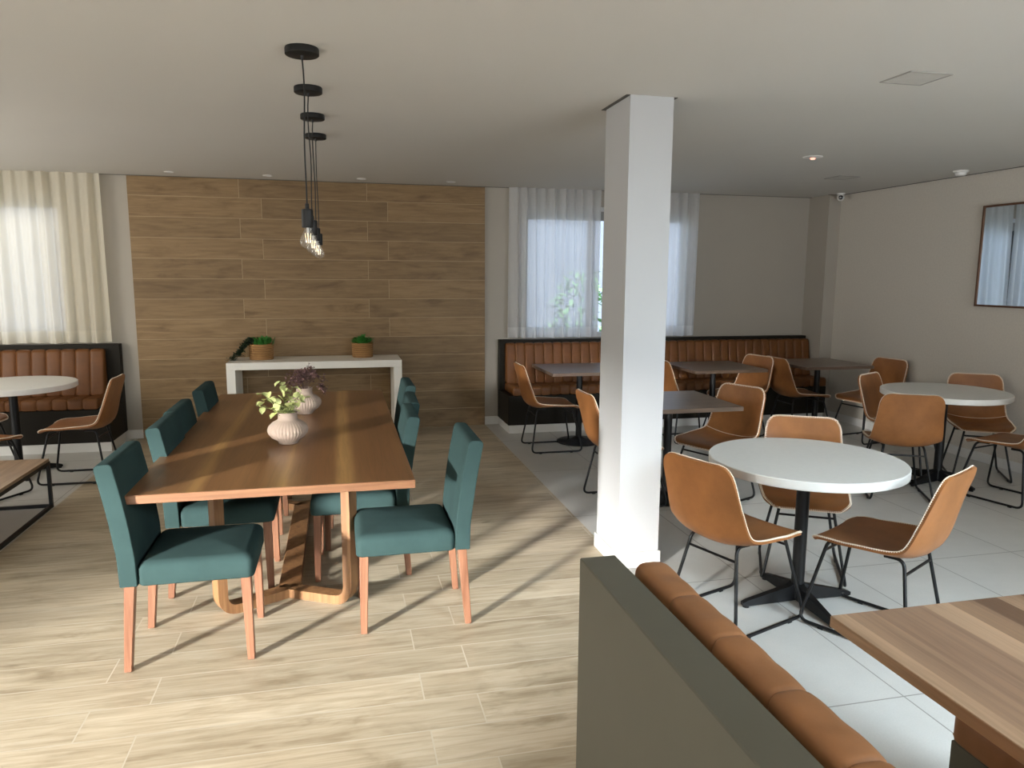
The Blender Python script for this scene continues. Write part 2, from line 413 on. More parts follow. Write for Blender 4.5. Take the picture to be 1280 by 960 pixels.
# dark flat strips painted as the shade inside the ceiling joints
m = MB(); g = .022; z0 = C - .003
m.box(XR - g, XR - .0005, YF, 7.6, z0, C + .001); m.box(5.495 - g, XR, 7.6 - g, 7.6, z0, C + .001)
m.box(-4.2, 5.495, YB - .02 - g, YB - .02, z0, C + .001)
m.box(1.507 - g, 1.507, 3.77, 4.13 + g, z0, C + .001); m.box(1.752, 1.752 + g, 3.77, 4.13 + g, z0, C + .001); m.box(1.507, 1.752, 4.13, 4.13 + g, z0, C + .001)
struct(m.build('trim_2', M['gap'], smooth=False), 'dark strip drawn as the shadow gap where the ceiling meets walls and column')

def window(name, hole, label, mull=.5):
    x0, x1, z0, z1 = hole; y0, y1 = YB + .07, YB + .13; t = .055
    root = MB(); root.box(x0, x0 + t, y0, y1, z0, z1, .004, 1); root.box(x1 - t, x1, y0, y1, z0, z1, .004, 1)
    root.box(x0 + t, x1 - t, y0, y1, z0, z0 + t, .004, 1); root.box(x0 + t, x1 - t, y0, y1, z1 - t, z1, .004, 1)
    xm = x0 + (x1 - x0) * mull; root.box(xm - .04, xm + .04, y0 - .01, y1, z0 + t, z1 - t, .004, 1)
    o = struct(root.build(name, M['alu'], smooth=False), label)
    for a, b in ((x0 + t, xm - .04), (xm + .04, x1 - t)):
        p = MB(); p.box(a, b, y0 + .028, y0 + .034, z0 + t, z1 - t); q = p.build('pane', M['glass'], o, smooth=False)
    s = MB(); s.box(x0 + t, x1 - t, y0 - .03, y0 + .02, z1 - t - .10, z1 - t, .004, 1)
    for k in range(5): s.box(x0 + t, x1 - t, y0 - .034, y0 - .03, z1 - t - .098 + k * .02, z1 - t - .084 + k * .02)
    s.build('shutter_box', M['slat'], o, smooth=False)
    return o
window('window_1', W1, 'white framed window behind the left sheer curtain')
window('window_2', W2, 'white framed window behind the pair of sheer curtains', .405)

# curtains
def curtain(name, x0, x1, y, z0, z1, mat, label, pitch=.115, amp=.03, seed=1, lean=0.0):
    rnd = random.Random(seed); n = int((x1 - x0) / .009); rows = 14; vs = []; fs = []
    ph = [rnd.uniform(-.9, .9) for _ in range(60)]
    for j in range(rows + 1):
        tz = j / rows; z = z0 + (z1 - z0) * tz
        for i in range(n + 1):
            x = x0 + (x1 - x0) * i / n; k = (x - x0) / pitch
            ki = int(k); w = ph[ki % 60] * (1 - (k - ki)) + ph[(ki + 1) % 60] * (k - ki)
            a = amp * (.75 + .35 * math.sin(k * 1.7 + seed)) * (1.0 - .35 * tz)
            yy = y + a * math.sin(2 * PI * k + w + (1 - tz) * .5 * math.sin(k * 2.3 + seed)) + .4 * a * math.sin(4 * PI * k + w * 2)
            xx = x + (1 - tz) * .012 * math.sin(k * 3.1 + seed) + lean * (1 - tz) * (1 - i / n)
            vs.append((xx, yy, z + (.004 * math.sin(k * 2.2) if j == 0 else 0)))
    for j in range(rows):
        for i in range(n):
            a = j * (n + 1) + i; fs.append((a, a + 1, a + n + 2, a + n + 1))
    o = MB().add(vs, fs).build(name, mat, angle=180)
    return tag(o, label, 'curtain')
curtain('sheer_curtain', -4.42, -2.17, YB - .10, .985, C - .003, M['curtL'], 'warm white sheer curtain hanging at the far left above the leather bench', .128, .044, 3)
curtain('sheer_curtain', 1.80, 2.845, YB - .10, .975, C - .003, M['curtR'], 'bluish backlit sheer curtain left of the white column', .105, .042, 5)
curtain('sheer_curtain', 2.92, 4.02, YB - .10, .975, C - .003, M['curtR'], 'sheer curtain right of the white column, next to the bare grey wall', .12, .032, 8, -.06)

# what lies outside the windows
m = MB(); m.box(-9, 9, 11.4, 11.6, -.5, 5); struct(m.build('wall_garden', M['cream_ext'], smooth=False), 'pale exterior wall outside the windows')
m = MB(); m.box(-9, 9, 8.2, 11.4, -.6, -.4); struct(m.build('floor_garden', M['tile'], smooth=False), 'paved ground outside the windows')
m = MB(); rnd = random.Random(3)
m.tube([(3.55, 10.6, -.4), (3.56, 10.6, .5), (3.54, 10.6, 1.2)], [.04, .03, .015], 8)
for k in range(420):
    a = rnd.uniform(0, 2 * PI); h = rnd.uniform(.2, 1.7); rr = .55 * math.sqrt(max(0, 1 - ((h - .9) / .85) ** 2)) * rnd.uniform(.5, 1)
    c = Vector((3.55 + rr * math.cos(a), 10.6 + rr * math.sin(a), h)); q = Euler((rnd.uniform(-1, 1), rnd.uniform(-1, 1), a)).to_matrix()
    s = rnd.uniform(.05, .09)
    m.add([c + q @ Vector(p) for p in ((-s, 0, 0), (0, -s * .45, 0), (s, 0, 0), (0, s * .45, 0))], [(0, 1, 2, 3)])
tag(m.build('garden_shrub', M['hedge']), 'green shrub outside seen through the gap between the curtains', 'shrub')

# ------------------------------------------------------------------ benches
def ccushion(m, prof, x0, x1, pitch, groove, n=8, crease=False):
    """profile (y,z) closed polygon, run along x with soft channels"""
    N = len(prof); P = [Vector((p[0], p[1])) for p in prof]; nr = []
    area = sum(P[i].x * P[(i + 1) % N].y - P[(i + 1) % N].x * P[i].y for i in range(N)); sg = 1 if area > 0 else -1
    for i in range(N):
        t = (P[(i + 1) % N] - P[i - 1]).normalized(); nr.append(Vector((t.y, -t.x)) * sg)
    L = x1 - x0; cells = max(1, round(L / pitch)); w = L / cells; xs = []
    for c in range(cells):
        for k in range(n):
            t = k / n; xs.append((x0 + (c + t) * w, t))
    xs.append((x1, 0.0)); vs = []; fs = []
    for (x, t) in xs:
        d = abs(2 * t - 1); g = groove * d ** 9 * .7 + groove * .22 * d ** 2
        if crease: g = groove * d ** 22 + .0022 * math.sin(x * 23) * math.sin(x * 41 + 1)
        if x in (xs[0][0], xs[-1][0]): g = groove * 1.4
        for p, q in zip(P, nr): vs.append((x, p.x - q.x * g, p.y - q.y * g))
    for i in range(len(xs) - 1):
        for k in range(N): fs.append((i * N + k, i * N + (k + 1) % N, (i + 1) * N + (k + 1) % N, (i + 1) * N + k))
    fs.append(tuple(range(N))[::-1]); fs.append(tuple(range((len(xs) - 1) * N, len(xs) * N)))
    return m.add(vs, fs)
def rprof(pts, rads, seg=5):
    """closed polygon with rounded corners"""
    n = len(pts); out = []
    for i in range(n):
        a, b, c = (Vector(pts[i - 1]), Vector(pts[i]), Vector(pts[(i + 1) % n])); r = rads[i]
        d1 = (a - b); d2 = (c - b); k = min(r, d1.length * .49, d2.length * .49)
        p = b + d1.normalized() * k; q = b + d2.normalized() * k
        for j in range(seg + 1):
            t = j / seg; out.append(p * (1 - t) ** 2 + b * 2 * t * (1 - t) + q * t * t)
    return out
def bench(label, loc, rz, L, depth, pitch, lm, fm, ml=.05, mr=.05, top=.955, bt=.092, group=None, cush_top=.925, seat_m=None, roll=0.0, groove=.015):
    root = thing('upholstered_bench', label, 'bench', loc, rz, group)
    m = MB(); m.box(.012, L - .012, -depth + .012, -.02, 0, .088); m.build('plinth', M['base'], root, smooth=False)
    m = MB(); m.box(0, L, -depth, -bt, .088, .40, .003, 1); m.build('base', fm, root, smooth=False)
    m = MB(); m.box(0, L, -bt, 0, .088, top, .003, 1); m.build('back_panel', fm, root, smooth=False)
    sm0, sm1 = (ml, mr) if seat_m is None else seat_m
    pr = rprof([(-depth - .008, .402), (-depth - .008, .505), (-bt - .03, .490), (-bt - .03, .402)], [.012, .045, .02, .01])
    m = ccushion(MB(), pr, sm0, L - sm1, pitch, .011, 14); m.build('seat_cushion', lm, root, angle=60)
    pr = rprof([(-bt - .15, .486), (-bt - .075 - roll * 1.5, cush_top), (-bt - .003 - roll * .8, cush_top), (-bt - .003, .486)], [.02, .055, .03, .01])
    m = ccushion(MB(), pr, ml, L - mr, pitch, groove, 40 if roll else 14, roll > 0); m.build('back_cushion', lm, root, angle=60)
    return root
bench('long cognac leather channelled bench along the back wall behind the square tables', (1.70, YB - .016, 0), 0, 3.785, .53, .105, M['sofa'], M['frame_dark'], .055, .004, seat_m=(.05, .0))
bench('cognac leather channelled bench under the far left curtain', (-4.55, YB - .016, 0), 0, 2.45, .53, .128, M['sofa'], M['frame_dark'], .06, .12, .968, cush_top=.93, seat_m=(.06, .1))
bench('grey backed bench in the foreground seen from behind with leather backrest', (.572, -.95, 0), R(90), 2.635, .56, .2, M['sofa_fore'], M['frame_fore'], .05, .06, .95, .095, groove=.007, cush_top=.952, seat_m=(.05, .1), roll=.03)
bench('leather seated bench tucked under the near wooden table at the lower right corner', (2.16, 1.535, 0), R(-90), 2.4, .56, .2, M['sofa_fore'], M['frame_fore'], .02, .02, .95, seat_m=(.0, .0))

# ------------------------------------------------------------------ tan shell chairs
PROF = [(.228, .410), (.218, .424), (.18, .436), (.10, .438), (.0, .430), (-.09, .421), (-.155, .422), (-.205, .436), (-.240, .468), (-.262, .52), (-.279, .60), (-.294, .69), (-.307, .765), (-.320, .826)]
def shell_grid():
    P = [Vector(p) for p in PROF]; d = [0]
    for a, b in zip(P, P[1:]): d.append(d[-1] + (b - a).length)
    T = d[-1]
    def at(s):
        s = max(0, min(T, s))
        for i in range(len(P) - 1):
            if s <= d[i + 1] + 1e-9:
                t = (s - d[i]) / (d[i + 1] - d[i])
                # catmull-rom
                p0 = P[max(i - 1, 0)]; p1 = P[i]; p2 = P[i + 1]; p3 = P[min(i + 2, len(P) - 1)]
                return .5 * ((2 * p1) + (p2 - p0) * t + (2 * p0 - 5 * p1 + 4 * p2 - p3) * t * t + (3 * p1 - p0 - 3 * p2 + p3) * t ** 3)
    Rc = .075
    ss = [0, .004, .012, .025, .045, Rc] + [Rc + (T - 2 * Rc) * k / 22 for k in range(1, 22)] + [T - Rc, T - .045, T - .025, T - .012, T - .004, T]
    nu = 16; rows = []
    for s in ss:
        p = at(s); q = at(s + .004); p_ = at(s - .004); tg = (q - p_).normalized(); nm = Vector((-tg.y, tg.x))  # towards the sitter
        if nm.dot(Vector((1, 1))) < 0: nm = -nm
        f = s / T
        w = .216 + .026 * math.sin(min(1, f / .75) * PI * .9) - .018 * max(0, (f - .72) / .28)
        e = min(s, T - s)
        if e < Rc: w = w - Rc + math.sqrt(max(0, Rc * Rc - (Rc - e) ** 2))
        wrap = .012 + .038 * max(0, math.sin(PI * min(1, max(0, (f - .18) / .75))))  # edges curl towards the sitter
        row = []
        for k in range(nu + 1):
            u = -1 + 2 * k / nu; y = w * u; off = wrap * (abs(y) / .235) ** 2.4
            pp = p + nm * off
            row.append(Vector((pp.x, y, pp.y)))
        rows.append(row)
    return rows
def make_shell_chair(label, mat):
    root = thing('shell_chair', label, 'chair')
    rows = shell_grid(); nr = len(rows); nc = len(rows[0])
    # per-vertex normals for thickness
    def nrm(i, j):
        a = rows[min(i + 1, nr - 1)][j] - rows[max(i - 1, 0)][j]; jj = min(max(j, 1), nc - 2); b = rows[i][jj + 1] - rows[i][jj - 1]
        n = a.cross(b).normalized(); return n
    ref = nrm(8, nc // 2); sg = 1 if ref.z > 0 else -1
    th = .017; vs = []; fs = []
    for layer in (0, 1):
        for i in range(nr):
            for j in range(nc):
                n = nrm(i, j) * sg; vs.append(rows[i][j] + n * (th / 2 if layer == 0 else -th / 2))
    o = nr * nc
    for i in range(nr - 1):
        for j in range(nc - 1):
            a = i * nc + j; fs.append((a, a + 1, a + nc + 1, a + nc)); fs.append((o + a, o + a + nc, o + a + nc + 1, o + a + 1))
    loop = [(i, 0) for i in range(nr)] + [(nr - 1, j) for j in range(1, nc)] + [(i, nc - 1) for i in range(nr - 2, -1, -1)] + [(0, j) for j in range(nc - 2, 0, -1)]
    for k in range(len(loop)):
        a = loop[k][0] * nc + loop[k][1]; b = loop[(k + 1) % len(loop)]; b = b[0] * nc + b[1]
        fs.append((a, o + a, o + b, b))
    MB().add(vs, fs).build('seat_shell', mat, root, angle=70)
    # pale stitched seam round the rim, and one across the lower back
    m = MB(); path = []
    for i, j in loop:
        p = rows[i][j] + nrm(i, j) * sg * (th / 2 - .001); 
        if not path or (p - path[-1]).length > .006: path.append(p)
    m.tube(path, .0022, 5, closed=True)
    acc = 0.0; cen = Vector((-.05, 0, .55))
    for k in range(len(path)):
        a = path[k]; b = path[(k + 1) % len(path)]; L = (b - a).length; dr = (b - a).normalized()
        inw = (cen - a); inw = (inw - dr * inw.dot(dr)); up = nrm(*min(loop, key=lambda q: (rows[q[0]][q[1]] - a).length)) * sg
        inw = (inw - up * inw.dot(up)).normalized()
        while acc < L:
            p = a + dr * acc; m.tube([p - inw * .002 - up * .004, p + inw * .004 + dr * .003 + up * .001, p + inw * .0085 + dr * .006 + up * .0014], .0023, 4); acc += .0105
        acc -= L
    row = rows[17]; m.tube([p + nrm(17, j) * sg * (th / 2) for j, p in enumerate(row)], .0022, 6)
    m.build('stitching', M['thread'], root)
    r = .0082
    for s in (-1, 1):
        y0 = .135 * s; y1 = .212 * s
        pts = fillet([(-.08, y0, .414), (-.165, y0, .418), (-.235, y1, r + .004), (.262, y1, r + .004), (.175, y0, .420), (.08, y0, .424)], [0, .04, .05, .05, .04, 0], 6)
        leg = MB().tube(pts, r, 10).build('sled_leg', M['black'], root)
        for gx in (-.15, .15):
            MB().box(gx - .014, gx + .014, y1 - .009, y1 + .009, 0, .012, .003, 1).build('glide', M['blackp'], leg)
    for x, z in ((.186, .365), (-.176, .352)):
        k = (.41 - z) / .41; y = .135 + .077 * k
        MB().tube([(x, -y, z), (x, y, z)], .0065, 8).build('crossbar', M['black'], root)
    return root
sc = make_shell_chair('x', M['shell'])
chairs = [
 (1.86, 3.11, 20, 'tan shell chair left of the near white round table, seen from behind beside the column', 'tan shell chairs at the near white round table'),
 (2.44, 2.84, 118, 'tan shell chair right of the near round table, beside the near wooden table corner', 'tan shell chairs at the near white round table'),
 (2.535, 3.56, -120, 'tan shell chair on the far side of the near white round table facing the viewer', 'tan shell chairs at the near white round table'),
 (4.12, 4.68, 62, 'tan shell chair showing its back in front of the far right round table', 'tan shell chairs at the far right round table'),
 (4.62, 5.22, -62, 'tan shell chair left of the far right round table, behind another chair', 'tan shell chairs at the far right round table'),
 (5.22, 5.04, -124, 'brown shell chair behind the far right round table against the right wall', 'tan shell chairs at the far right round table'),
 (4.885, 4.42, 104, 'tan shell chair cut by the right edge of the photo beside the far round table', 'tan shell chairs at the far right round table'),
 (1.95, 6.71, 0, 'shell chair left of the column seen from the side at the first square table', 'shell chairs at the square wooden tables'),
 (2.01, 4.97, 0, 'shell chair mostly hidden by the left side of the white column', 'shell chairs at the square wooden tables'),
 (2.72, 4.93, 203, 'brown shell chair turned left beside the nearer square wooden table', 'shell chairs at the square wooden tables'),
 (3.43, 6.80, 0, 'shell chair just right of the column at the middle square table, facing right', 'shell chairs at the square wooden tables'),
 (4.04, 6.92, 194, 'shell chair facing left at the right side of the middle square table', 'shell chairs at the square wooden tables'),
 (4.71, 6.79, 0, 'shell chair facing right at the last square table, back to back with its neighbour', 'shell chairs at the square wooden tables'),
 (5.235, 6.43, 190, 'shell chair by the right wall at the last square table', 'shell chairs at the square wooden tables'),
 (-2.07, 6.48, 180, 'shell chair right of the far left round table in front of the leather bench', 'shell chairs at the far left round table'),
 (-2.62, 6.02, 62, 'shell chair in front of the far left round table, partly cut by the photo edge', 'shell chairs at the far left round table'),
 (-3.03, 6.86, -4, 'shell chair at the far left photo edge behind the round table pole', 'shell chairs at the far left round table'),
]
for i, (x, y, a, lab, grp) in enumerate(chairs):
    if i == 0:
        sc.location = (x, y, 0); sc.rotation_euler = (0, 0, R(a)); tag(sc, lab, None, grp)
    else: dup(sc, (x, y, 0), R(a), lab, grp)

# ------------------------------------------------------------------ teal dining chairs
def make_teal(label):
    root = thing('dining_chair', label, 'chair')
    hw = .225
    # seat pad: stacked rounded-rectangle rings with a soft crowned top
    cx, hx, hy, z0, z1 = .022, .228, hw, .376, .478
    rings = [(.004, z0), (0, z0 + .006), (0, z1 - .04)]
    for k in range(1, 8):
        a = k / 7 * PI / 2; rings.append((.042 * (1 - math.cos(a)), z1 - .04 + .04 * math.sin(a)))
    rings += [(.075, z1 + .005), (.12, z1 + .010), (.17, z1 + .013), (.215, z1 + .014)]
    vs = []; fs = []; nk = 8; npt = 4 * (nk + 1)
    for (ins, z) in rings:
        ax = hx - ins; ay = hy - ins; rc = max(.004, .03 - ins * .1); rc = min(rc, ax * .99, ay * .99)
        for q, (sx, sy) in enumerate(((1, 1), (-1, 1), (-1, -1), (1, -1))):
            for k in range(nk + 1):
                a = q * PI / 2 + k / nk * PI / 2
                vs.append((cx + sx * (ax - rc) + rc * math.cos(a), sy * (ay - rc) + rc * math.sin(a), z))
    for i in range(len(rings) - 1):
        for k in range(npt): fs.append((i * npt + k, i * npt + (k + 1) % npt, (i + 1) * npt + (k + 1) % npt, (i + 1) * npt + k))
    fs.append(tuple(range(npt))[::-1]); fs.append(tuple(range((len(rings) - 1) * npt, len(rings) * npt)))
    MB().add(vs, fs).build('seat', M['teal'], root, angle=60)
    # backrest: a leaning padded slab
    pr = rprof([(-.205, .376), (-.208, .50), (-.232, .70), (-.272, .898), (-.342, .892), (-.305, .70), (-.278, .50), (-.274, .376)], [.006, .03, .1, .022, .024, .1, .03, .006], 4)
    b = bmesh.new(); n = len(pr); A = [b.verts.new((p.x, -hw, p.y)) for p in pr]; B = [b.verts.new((p.x, hw, p.y)) for p in pr]
    b.faces.new(A); b.faces.new(B[::-1])
    for i in range(n): b.faces.new((A[i], B[i], B[(i + 1) % n], A[(i + 1) % n]))
    bmesh.ops.recalc_face_normals(b, faces=b.faces[:])
    ee = [e for e in b.edges if abs(e.verts[0].co.y - e.verts[1].co.y) < 1e-6]
    bmesh.ops.bevel(b, geom=ee, offset=.014, segments=3, profile=.5, affect='EDGES', clamp_overlap=True)
    MB().bm(b).build('backrest', M['teal'], root, angle=80).modifiers.new('normals', 'WEIGHTED_NORMAL')
    for x, xf, sx in ((.215, .222, 1), (-.238, -.268, -1)):
        for s in (-1, 1):
            t = .021; q = .0155; y = s * .2
            MB().hexa([(xf - q, y - q, 0), (xf + q, y - q, 0), (xf + q, y + q, 0), (xf - q, y + q, 0)],
                      [(x - t, y - t, .378), (x + t, y - t, .378), (x + t, y + t, .378), (x - t, y + t, .378)], .003, 1).build('leg', M['leg'], root)
    return root
tc = make_teal('x')
teal = [
 (-.632, 3.375, 0, 'teal upholstered dining chair at the near left corner of the walnut table'),
 (-.61, 4.10, 0, 'teal dining chair second from the front on the left of the walnut table'),
 (-.625, 4.557, 0, 'teal dining chair third on the left of the walnut table, close behind the second'),
 (-.615, 5.34, 0, 'teal dining chair at the far left corner of the walnut table'),
 (.295, 3.50, 180, 'teal upholstered dining chair at the near right corner, pulled out from the walnut table'),
 (.075, 4.145, 179, 'teal dining chair second from the front on the right of the walnut table'),
 (.125, 4.60, 178, 'teal dining chair third from the front on the right of the walnut table'),
 (.165, 5.28, 180, 'teal dining chair at the far right corner of the walnut table near the console'),
]
for i, (x, y, a, lab) in enumerate(teal):
    g = 'teal dining chairs round the walnut table'
    if i == 0: tc.location = (x, y, 0); tc.rotation_euler = (0, 0, R(a)); tag(tc, lab, None, g)
    else: dup(tc, (x, y, 0), R(a), lab, g)

# ------------------------------------------------------------------ walnut dining table
tx, ty = -.29, 4.53
root = thing('dining_table', 'long walnut dining table with pale streaks and bent wood base', 'table', (tx, ty, 0))
m = MB(); m.cur = 0; m.box(-.60, .60, -1.335, 1.335, .712, .75, .003, 1)
o = m.build('tabletop', [M['walnut'], M['walnut_edge']], root, smooth=False)
for p in o.data.polygons:
    if abs(p.normal.z) < .9: p.material_index = 1
def bent_bar(m, path, width_dir, w, th):
    """flat bar swept in the vertical plane that holds path; width_dir is horizontal"""
    P = [Vector(p) for p in path]; W = Vector(width_dir).normalized() * w / 2; vs = []; fs = []
    for i, p in enumerate(P):
        t = (P[min(i + 1, len(P) - 1)] - P[max(i - 1, 0)]).normalized(); n = t.cross(W.normalized()).normalized() * th / 2
        vs += [p + W + n, p - W + n, p - W - n, p + W - n]
    for i in range(len(P) - 1):
        a = i * 4; b = a + 4
        for k in range(4): fs.append((a + k, a + (k + 1) % 4, b + (k + 1) % 4, b + k))
    fs += [(3, 2, 1, 0), tuple(range(len(vs) - 4, len(vs)))]
    return m.add(vs, fs)
for sy in (-1, 1):
    ap = Vector((.0, sy * .72, 0))
    for sx in (-1, 1):
        ft = Vector((sx * .31, sy * .895, 0)); d = (ft - ap).normalized(); th = .046; h = th / 2
        path = fillet([ap + Vector((0, 0, h)), ft + Vector((0, 0, h)), ft + Vector((0, 0, .713))], .085, 9)
        o = bent_bar(MB(), path, Vector((d.y, -d.x, 0)), .075, th).build('leg', M['walnut_base'], root, angle=35)
m = MB(); m.box(-.055, .055, -.735, .735, 0, .046, .003, 1); m.build('stretcher', M['walnut_base'], root, smooth=False)

# ------------------------------------------------------------------ white round tables with star base
def make_round(label, hgt=.758, r=.468):
    root = thing('round_table', label, 'table')
    MB().lathe([(r - .004, hgt - .044), (r, hgt - .040), (r, hgt - .004), (r - .004, hgt)], 96).build('tabletop', M['white_top'], root, angle=30)
    MB().lathe([(.032, .03), (.032, hgt - .05)], 24).build('pole', M['black'], root)
    MB().box(-.14, .14, -.14, .14, hgt - .052, hgt - .044).build('mounting_plate', M['black'], root, smooth=False)
    for k in range(4):
        mt = Matrix.Rotation(k * PI / 2, 4, 'Z')
        m = MB(); t0, t1 = .019, .013
        pr = [(.0, .018), (.0, .118), (.06, .092), (.285, .038), (.31, .028), (.31, .012), (.29, .008)]
        vs = []
        for s in (-1, 1):
            for (x, z) in pr: vs.append((x, s * (t0 + (t1 - t0) * x / .31), z))
        n = len(pr); fs = [tuple(range(n))[::-1], tuple(range(n, 2 * n))] + [(i, (i + 1) % n, n + (i + 1) % n, n + i) for i in range(n)]
        m.add(vs, fs).xform(mt); f = m.build('foot', M['black'], root, smooth=False)
        MB().lathe([(.016, 0), (.016, .013)], 12, (.288, 0, 0)).xform(mt).build('glide', M['blackp'], f)
    return root
rt = make_round('white round table with black star base in the right foreground'); rt.location = (2.25, 3.165, 0); tag(rt, None, None, 'white round tables')
dup(rt, (4.72, 4.91, 0), R(12), 'white round table at the far right beside the wall with the mirror', 'white round tables')
dup(rt, (-2.615, 6.72, 0), R(30), 'white round table at the far left in front of the leather bench', 'white round tables')

# ------------------------------------------------------------------ square wooden cafe tables on disc bases
def make_cafe(label, sx=.78, sy=.76):
    root = thing('cafe_table', label, 'table'); h = .75
    MB().box(-sx / 2, sx / 2, -sy / 2, sy / 2, h - .03, h, .002, 1).build('tabletop', M['cafe_small'], root, smooth=False)
    MB().lathe([(.03, .02), (.03, h - .034)], 24).build('pole', M['black'], root)
    MB().box(-.15, .15, -.15, .15, h - .037, h - .03).build('mounting_plate', M['black'], root, smooth=False)
    MB().lathe([(.215, 0), (.22, .004), (.22, .012), (.205, .02), (.08, .032), (.045, .05), (.034, .06)], 48).build('base_disc', M['black'], root, angle=45)
    return root
ct = make_cafe('square wooden table left of the column, catching light on its top'); ct.location = (2.31, 6.92, 0); tag(ct, None, None, 'square wooden tables')
dup(ct, (3.72, 6.84, 0), 0, 'square wooden table just right of the column in front of the long bench', 'square wooden tables')
dup(ct, (4.98, 6.90, 0), 0, 'square wooden table nearest the right wall at the end of the long bench', 'square wooden tables')
dup(ct, (2.355, 4.97, 0), 0, 'square wooden table nearer the viewer directly behind the column', 'square wooden tables')
# the big near one
root = thing('cafe_table', 'large striped wooden table top at the lower right corner of the photo', 'table', (1.64, .72, 0))
MB().box(-.375, .375, -.91, .91, .718, .75, .002, 1).build('tabletop', M['cafe'], root, smooth=False)
for y in (-.5, .35):
    MB().lathe([(.03, .02), (.03, .714)], 24, (-.28, y, 0)).build('pole', M['black'], root)
    MB().lathe([(.215, 0), (.22, .004), (.22, .012), (.205, .02), (.08, .032), (.034, .06)], 48, (-.28, y, 0)).build('base_disc', M['black'], root, angle=45)

# ------------------------------------------------------------------ coffee table at the left edge
root = thing('coffee_table', 'low coffee table with wooden top and black wire frame at the left edge', 'coffee table', (-2.56, 5.12, 0))
hx, hy = .54, .57; t = .022
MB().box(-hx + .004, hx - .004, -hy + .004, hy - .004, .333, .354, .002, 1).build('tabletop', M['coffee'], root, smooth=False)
for z, nm in ((.311, 'top_rail'), (0, 'base_rail')):
    m = MB()
    m.box(-hx, hx, -hy, -hy + t, z, z + t); m.box(-hx, hx, hy - t, hy, z, z + t)
    m.box(-hx, -hx + t, -hy + t, hy - t, z, z + t); m.box(hx - t, hx, -hy + t, hy - t, z, z + t)
    m.build(nm, M['black'], root, smooth=False)
for sx in (-1, 1):
    for sy in (-1, 1):
        x = sx * (hx - t / 2); y = sy * (hy - t / 2)
        MB().box(x - t / 2, x + t / 2, y - t / 2, y + t / 2, t, .311).build('leg', M['black'], root, smooth=False)

# ------------------------------------------------------------------ console table, planters
root = thing('console_table', 'white waterfall console table against the wood clad wall', 'console table', (-.232, 7.66, 0))
w, d, h, t = .83, .262, .81, .08
MB().box(-w, w, -d, d, h - .07, h, .002, 1).build('tabletop', M['console'], root, smooth=False)
for s in (-1, 1):
    a, b = sorted((s * w, s * (w - t))); MB().box(a, b, -d, d, 0, h - .07, .002, 1).build('side_panel', M['console'], root, smooth=False)

def leafquad(m, c, d, up, L, W, cup=.15):
    d = d.normalized(); s = d.cross(up); 
    if s.length < 1e-3: s = Vector((1, 0, 0))
    s.normalize(); n = s.cross(d)
    pts = [c, c + d * L * .3 + s * W * .42 + n * L * cup * .3, c + d * L * .7 + s * W * .4 + n * L * cup * .3, c + d * L - n * L * cup * .4,
           c + d * L * .7 - s * W * .4 + n * L * cup * .3, c + d * L * .3 - s * W * .42 + n * L * cup * .3, c + d * L * .5 - n * L * cup * .1]
    m.add(pts, [(0, 1, 6), (1, 2, 6), (2, 3, 6), (3, 4, 6), (4, 5, 6), (5, 0, 6)])
def basket(root, r, h):
    prof = [(r * .94, 0), (r * .97, .004)]
    for k in range(9):
        z = .006 + (h - .01) * k / 9; q = r * (.97 + .03 * k / 9)
        prof += [(q + .004, z + (h / 9) * .3), (q + .004, z + (h / 9) * .65), (q, z + h / 9 * .95)]
    prof += [(r + .002, h), (r - .008, h), (r - .010, h - .02)]
    MB().lathe(prof, 40).build('basket_pot', M['basket'], root, angle=60)
    MB().lathe([(r - .012, h - .03), (.001, h - .024)], 24, cap=False).build('soil', M['soil'], root)
root = thing('potted_plant', 'woven basket pot with trailing dark ivy at the left end of the console', 'potted plant', (-.765, 7.70, .81))
basket(root, .115, .155); rnd = random.Random(11); m = MB()
for k in range(150):
    a = rnd.uniform(0, 2 * PI); q = .10 * math.sqrt(rnd.random()); c = Vector((q * math.cos(a) + .02, q * math.sin(a), .135 + rnd.uniform(0, .055)))
    leafquad(m, c, Vector((math.cos(a) * .6, math.sin(a) * .6, rnd.uniform(.3, 1.2))), Vector((0, 0, 1)), rnd.uniform(.03, .055), .028)
m.build('foliage', M['leafgreen'], root)
m = MB(); st = MB()
for k in range(9):
    y = rnd.uniform(-.11, .05); x0 = -.06 + rnd.uniform(-.03, .03); far = rnd.uniform(.75, 1)
    pts = [Vector((x0 + .03, y * .5, .14)), Vector((x0 - .03, y * .7, .205 + rnd.uniform(-.03, .02))), Vector((x0 - .10 * far, y, .13)), Vector((x0 - .155 * far, y - .02, .06)), Vector((x0 - .215 * far, y - .05, .012))]
    pts = fillet(pts, .05, 4); st.tube(pts, .0022, 5)
    for p in pts[::2]:
        for q in range(5):
            leafquad(m, p + Vector((rnd.uniform(-.015, .015), rnd.uniform(-.02, .02), rnd.uniform(-.004, .015))), Vector((rnd.uniform(-1, .6), rnd.uniform(-1, 1), rnd.uniform(-.4, .7))), Vector((0, 0, 1)), rnd.uniform(.028, .045), .026)
m.v = [(x, y, max(z, .004)) for x, y, z in m.v]
m.build('trailing_ivy', M['leafdark'], root); st.build('stem', M['leafdark'], root)
root = thing('potted_plant', 'small woven basket pot with bright green succulent on the right of the console', 'potted plant', (.225, 7.74, .81))
basket(root, .105, .15); m = MB()
for k in range(190):
    a = rnd.uniform(0, 2 * PI); q = .092 * math.sqrt(rnd.random()); c = Vector((q * math.cos(a), q * math.sin(a), .135 + rnd.uniform(0, .075) * (1 - q / .14)))
    leafquad(m, c, Vector((math.cos(a) * .7, math.sin(a) * .7, rnd.uniform(.3, 1.3))), Vector((0, 0, 1)), rnd.uniform(.03, .055), .03)
m.build('foliage', M['leafgreen'], root)

